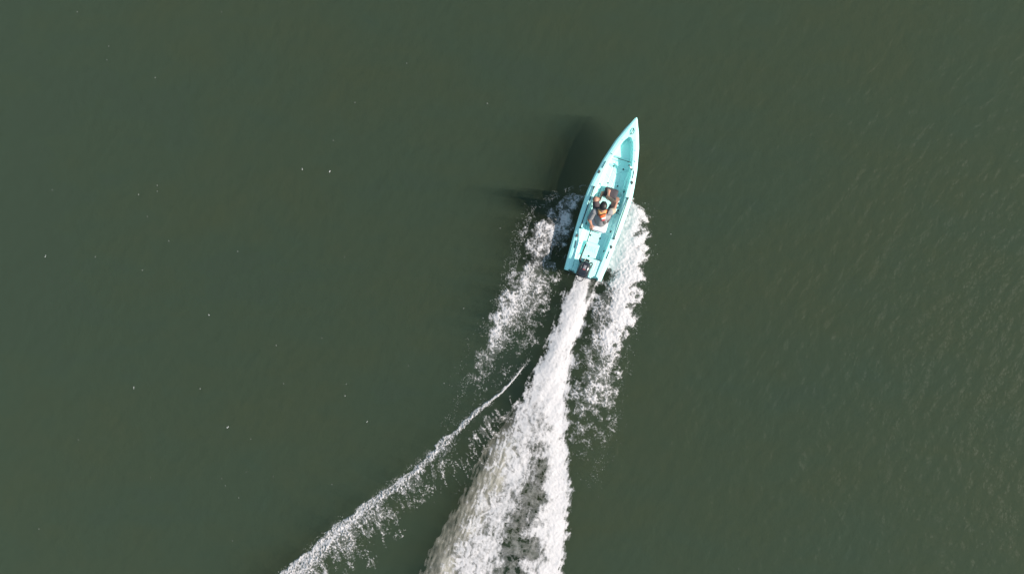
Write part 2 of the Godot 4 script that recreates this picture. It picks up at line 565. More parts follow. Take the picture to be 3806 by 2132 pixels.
	return Color(tint.r * white, tint.g * white, tint.b * white, clampf(alpha, 0.0, 1.0))

func build_wake() -> void:
	foam_sheet("propeller_wash", PW, 0, 0.20, 0.022, 0.014, "thick white propeller wash streaming straight back from the motor", "wake")
	foam_sheet("bow_wave_foam", RW, 1, 0.28, 0.014, 0.035, "white foam net of the bow wave on the sunlit side of the boat", "wake")
	foam_sheet("bow_wave_foam", LW, 2, 0.34, 0.014, 0.035, "speckled foam of the bow wave on the shaded side of the boat", "wake")
	foam_sheet("wake_crest", CR, 3, 0.34, 0.018, 0.045, "narrow foaming wave crest running off to the lower left", "wake")
	foam_sheet("torn_foam", TF, 4, 0.2, 0.016, 0.035, "streaky torn foam between the narrow crest and the propeller wash", "wake")
	spray("bow_spray", 51, RW, 1, "fine spray drops flying over the sunlit bow wave", 2000)
	spray("bow_spray", 52, LW, 0, "fine spray drops flying over the shaded bow wave", 2600)
	spray("crest_spray", 53, CR, 2, "fine drops thrown up along the narrow wave crest", 2000)

func spray(called: String, s: int, t: Array, side: int, label: String, count: int) -> void:
	var rng := RandomNumberGenerator.new()
	rng.seed = s
	var v := PackedVector3Array()
	var n := PackedVector3Array()
	var idx := PackedInt32Array()
	var z0: float = t[0][0]
	var z1: float = minf(t[-1][0], 7.4)
	var dirs := [Vector3.UP, Vector3.DOWN, Vector3.LEFT, Vector3.RIGHT, Vector3.FORWARD, Vector3.BACK]
	var faces := [0, 3, 5, 0, 4, 3, 0, 2, 4, 0, 5, 2, 1, 5, 3, 1, 3, 4, 1, 4, 2, 1, 2, 5]
	for k in count:
		var z := rng.randf_range(z0, z1)
		if side != 2: z = z0 + (z1 - z0) * pow(rng.randf(), 1.5)
		var e := band(t, z)
		if e.z <= 0.0 or rng.randf() > e.z + 0.2: continue
		var x := 0.0
		var spread := absf(rng.randfn()) * 0.16
		if side == 1: x = e.y - 0.12 + spread
		elif side == 0: x = e.x + 0.10 - spread
		else: x = e.x + 0.05 - spread * 0.5
		if rng.randf() < 0.35: x = rng.randf_range(e.x, e.y)
		if n_lump.get_noise_2d(x * 0.7, z * 0.7) < -0.12: continue
		var p := Vector3(x, water_y(x, z) + 0.03 + rng.randf() * rng.randf() * 0.28, z)
		var rad := 0.002 + 0.007 * rng.randf() * rng.randf() * rng.randf() + 0.002
		var at := v.size()
		for d in dirs:
			v.append(p + d * rad * rng.randf_range(0.7, 1.3))
			n.append(d)
		for f in faces: idx.append(at + f)
	tag(piece(called, arrays_mesh(v, n, idx), M.drop, self), label, "spray", "stuff")

func build_flecks() -> void:
	var at := [-5.00, -2.82, -4.34, -2.76, -4.26, -3.49, -3.74, -4.39, -0.59, -4.37, -2.51, -5.33, -8.50, -4.98, -9.66, -5.41, -9.62, -5.74, -10.36, -6.55, -6.93, -6.55, -8.46, -2.42, -8.46, -2.28, -8.70, -1.68, -8.19, -1.10, -8.90, -2.20, -10.96, -2.31, -11.12, -0.75, -9.93, -0.72, -8.81, -0.40, -6.54, -0.85, -3.99, -0.72, -7.24, 0.66, -4.53, 1.22, -5.62, 1.39, -2.47, 1.88, -1.62, 2.29, -5.44, 2.30, -1.15, 0.51, -0.17, 0.13, -0.28, -1.40, -9.02, 2.38, -3.98, 2.59, -3.45, 3.20, -6.77, 3.33, -6.23, 3.62, -10.34, 3.63, -5.69, 4.51, -8.62, 4.55, -6.93, 4.56, -6.33, 4.41, -6.84, 4.73, -6.52, 5.02, -11.28, 5.76, -6.66, 6.04, -3.95, 2.31, -7.43, 2.42, 3.79, -1.26, 5.40, 6.71, -4.29, 4.70, -0.69, 0.74]
	var rng := RandomNumberGenerator.new()
	rng.seed = 77
	var st := SurfaceTool.new()
	st.begin(Mesh.PRIMITIVE_TRIANGLES)
	for i in at.size() / 2:
		var big: bool = i in [0, 1, 17, 22, 31, 33, 34]
		for k in (2 if big else 1):
			var s := SphereMesh.new()
			s.radial_segments = 7
			s.rings = 4
			s.radius = (0.010 if big else 0.0068) * rng.randf_range(0.7, 1.1)
			s.height = s.radius
			var x: float = at[i * 2] + k * rng.randf_range(-0.03, 0.02)
			var z: float = at[i * 2 + 1] + k * rng.randf_range(0.01, 0.04)
			st.append_from(s, 0, Transform3D(Basis(Vector3.UP, rng.randf() * TAU).scaled(Vector3(1, 1, rng.randf_range(1.0, 1.7))), Vector3(x, water_y(x, z) + 0.004, z)))
	tag(piece("white_flecks", st.commit(), M.drop, self), "tiny white flecks scattered over the open water", "foam", "stuff")

# ==================================================================== boat
const BEAM := [[0.0, 0.455], [0.37, 0.482], [0.81, 0.504], [1.3, 0.525], [1.88, 0.532], [2.1, 0.516], [2.3, 0.488], [2.7, 0.415], [3.18, 0.290], [3.5, 0.168], [3.68, 0.080], [3.77, 0.036], [3.81, 0.004]]
const INNER := [[0.0, 0.30], [0.44, 0.32], [0.99, 0.337], [1.42, 0.355], [2.0, 0.348], [2.53, 0.312], [2.89, 0.225], [3.15, 0.150], [3.27, 0.105], [3.33, 0.045], [3.345, 0.0]]
const SHEER := [[0.0, 0.40], [1.5, 0.41], [2.5, 0.46], [3.2, 0.52], [3.8, 0.57]]
const LEN := 3.81

func top_w(b: float) -> float:       # outer edge of the gunwale's flat top
	return maxf(lut(BEAM, b) - 0.045 * smoothstep(LEN, LEN - 0.4, b) - 0.002, 0.0)

func line_dist(p: Vector2, a: Vector2, c: Vector2) -> float:
	var d := c - a
	return p.distance_to(a + d * clampf((p - a).dot(d) / d.length_squared(), 0, 1))

func deck_y(a: float, b: float) -> float:
	var A := absf(a)
	var g := smooth_lut(SHEER, b)
	var inn := smooth_lut(INNER, b)
	var out := top_w(b)
	var y := g - 0.012 * smoothstep(out - 0.035, out, A)
	# cockpit
	var floor_y := 0.245 + 0.03 * smoothstep(2.60, 2.66, b - 0.5 * A * A) + 0.05 * smoothstep(2.84, 2.88, b)
	var ledge := 0.288
	var f := floor_y
	if b > 0.46 and b < 2.75:
		f = lerpf(floor_y, ledge, smoothstep(0.245, 0.262, A) * (1.0 - smoothstep(2.5, 2.7, b)))
		if A > 0.262 and A < 0.30 and b > 1.0 and b < 2.3 and fmod(b * 8.6, 1.0) < 0.55: f -= 0.012
	# raised lettered pad near the stern
	if b > 0.40 and b < 0.84:
		f = maxf(f, lerpf(floor_y, 0.300, smoothstep(0.80, 0.785, b) * smoothstep(0.172 , 0.158, A)))
	# stern deck
	f = lerpf(f, 0.375, smoothstep(0.455, 0.44, b))
	# grooves of the floor
	var p := Vector2(A, b)
	var gr := 1.0
	if b > 0.8 and b < 2.75:
		gr = minf(gr, absf(A - 0.118) if (b < 1.1 or b > 2.1) else 1.0)
		gr = minf(gr, A if b > 2.1 else 1.0)
		gr = minf(gr, line_dist(p, Vector2(0.235, 2.64), Vector2(0.01, 2.48)))
		gr = minf(gr, line_dist(p, Vector2(0.235, 2.41), Vector2(0.01, 2.27)))
		gr = minf(gr, line_dist(p, Vector2(0.18, 1.0), Vector2(0.01, 0.9)))
	if b < 0.44:
		gr = minf(gr, line_dist(p, Vector2(0.21, 0.44), Vector2(0.21, 0.20)))
		gr = minf(gr, line_dist(p, Vector2(0.30, 0.42), Vector2(0.27, 0.09)))
	f -= 0.007 * (1.0 - smoothstep(0.003, 0.008, gr))
	var wall := smoothstep(inn - 0.035, inn, A)
	if b > 3.335: wall = 1.0
	y = lerpf(f, y, wall) if inn > 0.002 else y
	# hatch in the bow
	var h := Vector2(a - 0.0, (b - 3.48) * 0.72).length()
	y -= 0.028 * (1.0 - smoothstep(0.048, 0.056, h))
	# motor well
	y = lerpf(y, 0.06, smoothstep(0.145, 0.13, absf(a + 0.02)) * smoothstep(0.27, 0.255, b))
	# scooped recesses at the stern edge
	var sc := Vector2((A - 0.285) / 0.085, b / 0.07).length()
	y -= 0.055 * (1.0 - smoothstep(0.8, 1.05, sc))
	return y

func hull_profile(b: float) -> Array:     # outer skin from the gunwale's edge to the keel, starboard
	var g := smooth_lut(SHEER, b)
	var w := maxf(lut(BEAM, b), 0.003)
	var o := top_w(b)
	var keel := lerpf(-0.13, -0.10, b / 3.0) if b < 3.0 else lerpf(-0.10, 0.36, pow((b - 3.0) / 0.81, 2.2))
	var chine := lerpf(-0.03, 0.06, smoothstep(0.0, 3.0, b)) + maxf(0.0, keel + 0.08)
	chine = minf(chine, g - 0.12)
	var p := []
	p.append(Vector2(o, g - 0.012))
	p.append(Vector2(lerpf(o, w, 0.55), g - 0.020))
	p.append(Vector2(lerpf(o, w, 0.9), g - 0.045))
	p.append(Vector2(w, g - 0.085))
	p.append(Vector2(w - 0.004, g - 0.12))
	p.append(Vector2(w * 0.985, lerpf(g - 0.12, chine, 0.4)))
	p.append(Vector2(w * 0.95, lerpf(g - 0.12, chine, 0.75)))
	p.append(Vector2(w * 0.88, chine))
	p.append(Vector2(w * 0.80, chine - 0.01))
	p.append(Vector2(w * 0.42, lerpf(chine - 0.01, keel, 0.55)))
	p.append(Vector2(0.0, minf(keel, chine - 0.01)))
	return p

func build_boat() -> void:
	var t := base("motor_skiff", boat_frame)
	tag(t, "turquoise moulded plastic motor skiff speeding across the green water", "boat")
	# outer shell
	var rows := []
	var bs := []
	for i in 78: bs.append(minf(LEN * i / 77.0, 3.808))
	for b in bs:
		var pr := hull_profile(b)
		var row := []
		for p in pr: row.append(B(p.x, p.y, b))
		for k in range(pr.size() - 2, -1, -1): row.append(B(-pr[k].x, pr[k].y, b))
		rows.append(row)
	piece("hull", grid_mesh(rows, false, false, true), M.hull, t)
	# deck as a fine sheet of heights
	var nb := 500
	var na := 132
	var v := PackedVector3Array()
	var nr := PackedVector3Array()
	var idx := PackedInt32Array()
	for i in nb + 1:
		var b := minf(LEN * i / nb, 3.808)
		var o := top_w(b)
		for k in na + 1:
			var a := o * (2.0 * k / na - 1.0)
			v.append(B(a, deck_y(a, b), b))
	var nc := na + 1
	nr.resize(v.size())
	for i in nb + 1:
		for k in nc:
			var q := i * nc + k
			var du := v[i * nc + mini(k + 1, na)] - v[i * nc + maxi(k - 1, 0)]
			var dv := v[mini(i + 1, nb) * nc + k] - v[maxi(i - 1, 0) * nc + k]
			var nn := du.cross(dv)
			nr[q] = nn.normalized() if nn.length_squared() > 1e-14 else Vector3.UP
			if nr[q].y < 0: nr[q] = -nr[q]
			if i < nb and k < na:
				idx.append_array(PackedInt32Array([q, q + nc, q + nc + 1, q, q + nc + 1, q + 1]))
	piece("deck", arrays_mesh(v, nr, idx), M.hull, t)
	# transom: closes the shell under the deck's rear edge
	var top := []
	var bot := []
	var prof := hull_profile(0.0)
	for k in na + 1:
		var a := top_w(0.0) * (2.0 * k / na - 1.0)
		top.append(B(a, deck_y(a, 0.0), 0.0))
		var A := absf(a)
		var by := -0.13
		for q in range(7, prof.size() - 1):
			if A <= prof[q].x and A >= prof[q + 1].x:
				by = lerpf(prof[q + 1].y, prof[q].y, (A - prof[q + 1].x) / maxf(prof[q].x - prof[q + 1].x, 1e-4))
		if A > prof[7].x: by = prof[7].y
		bot.append(B(a, by, 0.0))
	piece("transom", grid_mesh([top, bot], false, false, true), M.hull, t)
	# recess slots at the stern
	for s in [-1.0, 1.0]:
		var path := []
		for k in 9:
			var u := k / 8.0 * 2.0 - 1.0
			path.append(B(s * 0.285 + u * 0.075, 0.352, 0.012 + 0.016 * u * u * 0.6))
		piece("stern_slot", tube(path, 0.012, 8), M.black, t)
	# hatch lid and strap in the bow
	var lid := piece("hatch_lid", disc(0.045, 0.012), M.hull, t, B(0, deck_y(0, 3.48) + 0.001, 3.48))
	lid.scale = Vector3(1, 1, 1.36)
	piece("hatch_handle", tube([B(-0.004, 0.545, 3.395), B(0.0, 0.553, 3.42), B(0.006, 0.556, 3.48), B(0.012, 0.558, 3.53), B(0.016, 0.552, 3.562)], 0.008, 8), M.black, t)
	# scupper plugs
	for p in [[-0.117, 2.646], [0.117, 2.646], [-0.118, 2.231], [0.118, 2.231], [-0.309, 2.147], [0.306, 2.147], [0.302, 1.693], [-0.302, 1.693], [0.306, 1.177], [-0.314, 1.175], [-0.117, 0.949], [0.117, 0.947], [-0.311, 0.694], [0.302, 0.694], [-0.005, 0.473]]:
		var o := piece("scupper_plug", disc(0.018, 0.012, 14), M.black, t, B(p[0], deck_y(p[0], p[1]) + 0.001, p[1]))
		piece("plug_ring", ring(0.021, 0.003), M.black, o, Vector3(0, 0.003, 0))
	# oarlock sockets on the gunwales
	for p in [[-0.41, 2.385], [0.385, 2.385], [-0.425, 0.835], [0.415, 0.835]]:
		var y := deck_y(p[0], p[1])
		var o := piece("oarlock_socket", blob_pad(0.038, 0.014), M.grey_rubber, t, B(p[0], y - 0.001, p[1]))
		o.rotation.y = deg_to_rad(20.0 * signf(p[0]))
	# gear tracks
	for s in [-1.0, 1.0]:
		for r in [[0.342, 2.655, 0.372, 2.487], [0.405, 0.724, 0.392, 0.54]]:
			var a0 := B(s * r[0], deck_y(s * r[0], r[1]) + 0.004, r[1])
			var a1 := B(s * r[2], deck_y(s * r[2], r[3]) + 0.004, r[3])
			piece("gear_track", tube([a0, a0.lerp(a1, 0.5), a1], 0.0085, 6), M.black, t)
		# long grab rails along the gunwales
		var x0: float = s * 0.412
		var path := []
		for k in 13:
			var u := k / 12.0
			var bb := lerpf(1.03, 2.02, u)
			path.append(B(x0, deck_y(x0, bb) + 0.018 + 0.012 * sin(PI * u), bb))
		var rail := piece("grab_rail", tube(path, 0.0105, 8), M.black, t)
		for bb in [1.03, 2.02]:
			piece("rail_end", soft_box(0.055, 0.03, 0.035, 0.012, 0.006), M.grey_rubber, rail, B(x0, deck_y(x0, bb) - 0.002, bb))
	# cord across the front of the cockpit with its buckles
	var cord := []
	for k in 11:
		var u := k / 10.0 * 2.0 - 1.0
		cord.append(B(u * 0.215, 0.455 - 0.03 * (1.0 - u * u), 2.815))
	var cd := piece("cord", tube(cord, 0.006, 6), M.black, t)
	for a in [-0.08, 0.16]:
		piece("buckle", tube([B(a - 0.03, 0.44, 2.815), B(a + 0.03, 0.442, 2.815)], 0.011, 8), M.black, cd)
	for a in [-0.40, 0.265]:
		var bb := 2.86
		var cl := clampf(a, -top_w(bb) + 0.03, 1.0)
		piece("pad_eye", tube([B(cl, deck_y(cl, bb) + 0.004, bb), B(cl + 0.05, deck_y(cl + 0.05, bb) + 0.006, bb - 0.01)], 0.007, 6), M.black, t)
	for p in [[-0.15, 3.235], [0.115, 3.30], [0.205, 3.09], [0.29, 2.86]]:
		piece("pad_eye", tube([B(p[0] - 0.012, deck_y(p[0], p[1]) + 0.005, p[1]), B(p[0] + 0.012, deck_y(p[0], p[1]) + 0.006, p[1])], 0.006, 6), M.grey_rubber, t)
	# studs along the starboard ledge that stand up into the sunlight
	for bb in [1.693, 1.79, 1.89, 1.975, 2.091, 2.20]:
		piece("ledge_stud", soft_box(0.034, 0.085, 0.05, 0.012, 0.006), M.hull, t, B(0.256, 0.28, bb))
	# clips with cords on the starboard wall
	for r in [[0.213, 1.833, 0.24, 1.858, 0.298, 1.818], [0.223, 1.606, 0.293, 1.637, 0.371, 1.601]]:
		var pts := [B(r[0], deck_y(r[0], r[1]) + 0.012, r[1]), B(r[2], deck_y(r[2], r[3]) + 0.03, r[3]), B(r[4], deck_y(r[4], r[5]) + 0.014, r[5])]
		piece("paddle_clip", tube(pts, 0.007, 6), M.black, t)
	# footrest bar on the floor behind the seat and strap eyes by the motor
	piece("floor_strap", tube([B(-0.11, 0.256, 1.058), B(-0.03, 0.26, 1.058), B(0.054, 0.256, 1.058)], 0.007, 6), M.black, t)
	piece("deck_line", tube([B(0.11, 0.385, 0.452), B(0.2, 0.383, 0.449), B(0.31, 0.386, 0.455)], 0.007, 6), M.black, t)
	# moulded letters on the stern pad
	var tm := TextMesh.new()
	var f := SystemFont.new()
	f.font_names = PackedStringArray(["Droid Sans"])
	tm.font = f
	tm.text = "BKC"
	tm.font_size = 32
	tm.pixel_size = 0.0052
	tm.depth = 0.006
	var tx := piece("moulded_letters", tm, M.hull, t, B(0.03, 0.303, 0.645))
	tx.rotation.x = -PI / 2
	# bracket with a rod holder on the starboard gunwale
	var rh := base("rod_holder", boat_frame * Transform3D(Basis(), B(0.30, 0.42, 2.66)))
	tag(rh, "small black and silver rod holder clamped to the boat's right gunwale", "rod holder")
	piece("holder_tube", tube([Vector3(-0.105, 0.075, -0.07), Vector3(-0.07, 0.065, -0.045), Vector3(-0.02, 0.05, -0.015)], [0.016, 0.019, 0.017], 12), M.steel, rh)
	piece("holder_mouth", tube([Vector3(-0.118, 0.079, -0.078), Vector3(-0.103, 0.0745, -0.069)], 0.019, 12), M.black, rh)
	piece("joint", tube([Vector3(-0.025, 0.03, -0.02), Vector3(-0.018, 0.062, -0.012)], 0.022, 10), M.black, rh)
	piece("arm", tube([Vector3(-0.02, 0.045, -0.012), Vector3(0.01, 0.04, 0.0), Vector3(0.035, 0.035, 0.015)], 0.013, 8), M.steel, rh)
	piece("mount", soft_box(0.05, 0.035, 0.05, 0.015, 0.006), M.grey_rubber, rh, Vector3(0.035, 0.012, 0.012))

func ring(r: float, tr: float) -> ArrayMesh:
	var rows := []
	for i in 16:
		var an := TAU * i / 15.0
		var row := []
		for k in 6:
			var w := TAU * k / 6
			row.append(Vector3(cos(an) * (r + cos(w) * tr), sin(w) * tr, sin(an) * (r + cos(w) * tr)))
		rows.append(row)
	return grid_mesh(rows, true, false, true)

func blob_pad(r: float, h: float) -> ArrayMesh:
	var rows := []
	for lvl in [[0.0, 1.0], [h * 0.6, 1.0], [h, 0.8], [h * 1.1, 0.3]]:
		var row := []
		for k in 18:
			var an := TAU * k / 18
			var rr: float = r * lvl[1] * (1.0 + 0.10 * cos(3 * an + 0.6) + 0.06 * sin(2 * an))
			row.append(Vector3(cos(an) * rr * 0.85, lvl[0], sin(an) * rr * 1.1))
		rows.append(row)
	return grid_mesh(rows, true, true)

# ==================================================================== outboard motor
func build_motor() -> void:
	var t := base("outboard_motor", boat_frame * Transform3D(Basis(Vector3.UP, deg_to_rad(-4.0)), B(-0.035, 0.0, 0.20)))
	tag(t, "black outboard motor clamped to the boat's stern", "outboard motor")
	# local: -z forward. cowling from z -0.13 (front) to 0.24 (back)
	var rows := []
	for s in [[-0.135, 0.060, 0.60, 0.03], [-0.125, 0.080, 0.64, 0.05], [-0.09, 0.097, 0.675, 0.08], [0.0, 0.122, 0.70, 0.1], [0.10, 0.128, 0.695, 0.1], [0.18, 0.118, 0.675, 0.1], [0.23, 0.100, 0.645, 0.08], [0.25, 0.075, 0.61, 0.05], [0.257, 0.05, 0.585, 0.03]]:
		var row := []
		for k in 28:
			var an := TAU * k / 28
			var cx := signf(cos(an)) * pow(absf(cos(an)), 0.6)
			var cy := signf(sin(an)) * pow(absf(sin(an)), 0.6)
			var mid: float = lerpf(0.48, s[2], 0.45)
			row.append(Vector3(1.13 * s[1] * cx * (1.0 - 0.16 * maxf(cy, 0.0)), mid + (s[2] - mid) * cy if cy > 0 else mid + (mid - 0.46) * cy, s[0]))
		rows.append(row)
	var cowl := piece("cowling", grid_mesh(rows, true, true), M.cowl, t)
	for a in [0.052, 0.072, -0.078]:
		var rb := []
		for k in 9:
			var z := lerpf(-0.08, 0.18, k / 8.0)
			rb.append(Vector3(a * (1.0 + 0.18 * sin(PI * k / 8.0)), 0.672 + 0.024 * sin(PI * k / 8.0) - absf(a) * 0.18, z))
		piece("cowl_rib", tube(rb, 0.006, 6), M.cowl, cowl)
	piece("top_label", soft_box(0.062, 0.006, 0.085, 0.006, 0.002), M.label_grey, cowl, Vector3(-0.008, 0.697, 0.005))
	piece("red_band", soft_box(0.064, 0.006, 0.018, 0.003, 0.002), M.label_red, cowl, Vector3(-0.008, 0.699, 0.062))
	# carrying loop at the back
	var lp := []
	for p in [[-0.082, 0.225], [-0.088, 0.27], [-0.078, 0.315], [-0.05, 0.335], [0.02, 0.345], [0.05, 0.325], [0.072, 0.28], [0.078, 0.225]]:
		lp.append(Vector3(p[0], 0.60, p[1]))
	piece("carry_handle", tube(lp, 0.0095, 8), M.cowl, t)
	# body below the cowling down to the propeller
	piece("midsection", loft_leg([[0.47, 0.065, 0.10], [0.40, 0.05, 0.085], [0.20, 0.035, 0.075], [0.0, 0.028, 0.07], [-0.16, 0.022, 0.065]], 0.07), M.black, t)
	piece("cavitation_plate", soft_box(0.15, 0.012, 0.26, 0.06, 0.003), M.black, t, Vector3(0, -0.17, 0.10))
	piece("gearcase", tube([Vector3(0, -0.27, -0.05), Vector3(0, -0.27, -0.02), Vector3(0, -0.27, 0.06), Vector3(0, -0.27, 0.14), Vector3(0, -0.27, 0.19)], [0.008, 0.03, 0.036, 0.03, 0.022], 12), M.black, t)
	piece("skeg", soft_box(0.012, 0.20, 0.12, 0.005, 0.004), M.black, t, Vector3(0, -0.38, 0.07))
	var prop := piece("propeller", tube([Vector3(0, -0.27, 0.19), Vector3(0, -0.27, 0.23), Vector3(0, -0.27, 0.25)], [0.022, 0.02, 0.006], 10), M.black, t)
	for k in 3:
		var bl := piece("blade", soft_box(0.05, 0.075, 0.006, 0.003, 0.002), M.black, prop, Vector3(0, -0.27, 0.21))
		bl.transform = Transform3D(Basis(Vector3.BACK, TAU * k / 3.0) * Basis(Vector3.UP, 0.5), Vector3(0, -0.27, 0.21)).translated_local(Vector3(0, 0.018, 0))
	# clamp on the transom
	var cp := piece("clamp_bracket", soft_box(0.16, 0.05, 0.07, 0.012, 0.006), M.black, t, Vector3(-0.0, 0.385, -0.14))
	piece("clamp_plate", soft_box(0.11, 0.02, 0.035, 0.006, 0.003), M.black, cp, Vector3(0.005, 0.05, -0.035))
	piece("clamp_screw", tube([Vector3(-0.055, 0.06, 0.0), Vector3(-0.055, 0.06, -0.06)], 0.012, 8), M.steel, cp)
	piece("clamp_screw", tube([Vector3(0.065, 0.06, 0.01), Vector3(0.065, 0.06, -0.05)], 0.012, 8), M.steel, cp)
	piece("tilt_lever", tube([Vector3(0.085, 0.50, -0.13), Vector3(0.125, 0.505, -0.155), Vector3(0.145, 0.50, -0.12), Vector3(0.142, 0.49, -0.06), Vector3(0.148, 0.485, -0.03)], [0.016, 0.018, 0.017, 0.014, 0.02], 8), M.black, t)
	# steering tiller
	var tl := piece("tiller", tube([Vector3(-0.08, 0.50, -0.05), Vector3(-0.13, 0.505, -0.07), Vector3(-0.165, 0.51, -0.11), Vector3(-0.168, 0.515, -0.20), Vector3(-0.170, 0.525, -0.30), Vector3(-0.172, 0.535, -0.42), Vector3(-0.173, 0.54, -0.50)], [0.024, 0.028, 0.027, 0.019, 0.016, 0.018, 0.016], 10), M.black, t)
	piece("throttle_joint", tube([Vector3(-0.173, 0.54, -0.50), Vector3(-0.174, 0.545, -0.56)], 0.013, 8), M.steel, tl)
	piece("throttle_knob", tube([Vector3(-0.165, 0.54, -0.455), Vector3(-0.135, 0.54, -0.45)], 0.008, 6), M.black, tl)
	var ex := base("tiller_extension", boat_frame)
	tag(ex, "thin grey pole from the motor's tiller to the person's hand", "tiller extension")
	piece("pole", tube([B(-0.169, 0.545, 0.755), B(-0.172, 0.565, 0.87), B(-0.177, 0.60, 1.06)], 0.0105, 8), M.black, ex)
	piece("grip", tube([B(-0.177, 0.60, 1.06), B(-0.173, 0.612, 1.15)], 0.0135, 10), M.black, ex)

func loft_leg(levels: Array, zc: float) -> ArrayMesh:
	var rows := []
	for l in levels:
		var row := []
		for k in 16:
			var an := TAU * k / 16
			row.append(Vector3(cos(an) * l[1], l[0], zc + sin(an) * l[2]))
		rows.append(row)
	return grid_mesh(rows, true, true, true)

# ==================================================================== things lying in the boat
func build_cargo() -> void:
	var cs := base("storage_case", boat_frame * Transform3D(Basis(Vector3.UP, 0.0), B(0.012, 0.246, 2.025)))
	tag(cs, "flat dark grey storage case lying in the boat at the person's feet", "case")
	piece("body", soft_box(0.315, 0.10, 0.225, 0.035, 0.012), M.case, cs)
	piece("lid", soft_box(0.305, 0.022, 0.215, 0.033, 0.008), M.case, cs, Vector3(0, 0.1005, 0))
	piece("latch", soft_box(0.03, 0.012, 0.012, 0.004, 0.003), M.grey_rubber, cs, Vector3(-0.02, 0.08, -0.1165))
	piece("handle", tube([Vector3(-0.05, 0.06, 0.112), Vector3(-0.03, 0.062, 0.128), Vector3(0.03, 0.062, 0.128), Vector3(0.05, 0.06, 0.112)], 0.007, 8), M.black, cs)
	var cl := base("cooler", boat_frame * Transform3D(Basis(Vector3.UP, deg_to_rad(3.0)), B(-0.03, 0.246, 1.27)))
	tag(cl, "white cooler box that the person sits on", "cooler")
	piece("body", soft_box(0.37, 0.225, 0.36, 0.03, 0.012), M.cooler, cl)
	piece("lid", soft_box(0.39, 0.05, 0.38, 0.03, 0.014), M.cooler, cl, Vector3(0, 0.2265, 0))
	piece("handle", tube([Vector3(-0.16, 0.17, 0.178), Vector3(-0.15, 0.165, 0.198), Vector3(0.15, 0.165, 0.198), Vector3(0.16, 0.17, 0.178)], 0.008, 8), M.cooler, cl)
	piece("lid_recess", ring(0.03, 0.004), M.cooler, cl, Vector3(0.02, 0.2775, 0.15))
	var bt := base("folded_cloth", boat_frame * Transform3D(Basis(Vector3.UP, deg_to_rad(-12.0)), B(0.065, 0.246, 1.875)))
	tag(bt, "small white folded cloth lying beside the dark storage case", "cloth")
	var rows := []
	for i in 9:
		var row := []
		for k in 5:
			row.append(Vector3((i - 4) * 0.022, 0.012 + 0.007 * sin(i * 1.3 + k) + (0.014 if k in [1, 2, 3] else 0.0), (k - 2) * 0.014 + 0.006 * sin(i * 0.9)))
		rows.append(row)
	piece("cloth_sheet", grid_mesh(rows, false, false, true), M.cloth_white, bt)

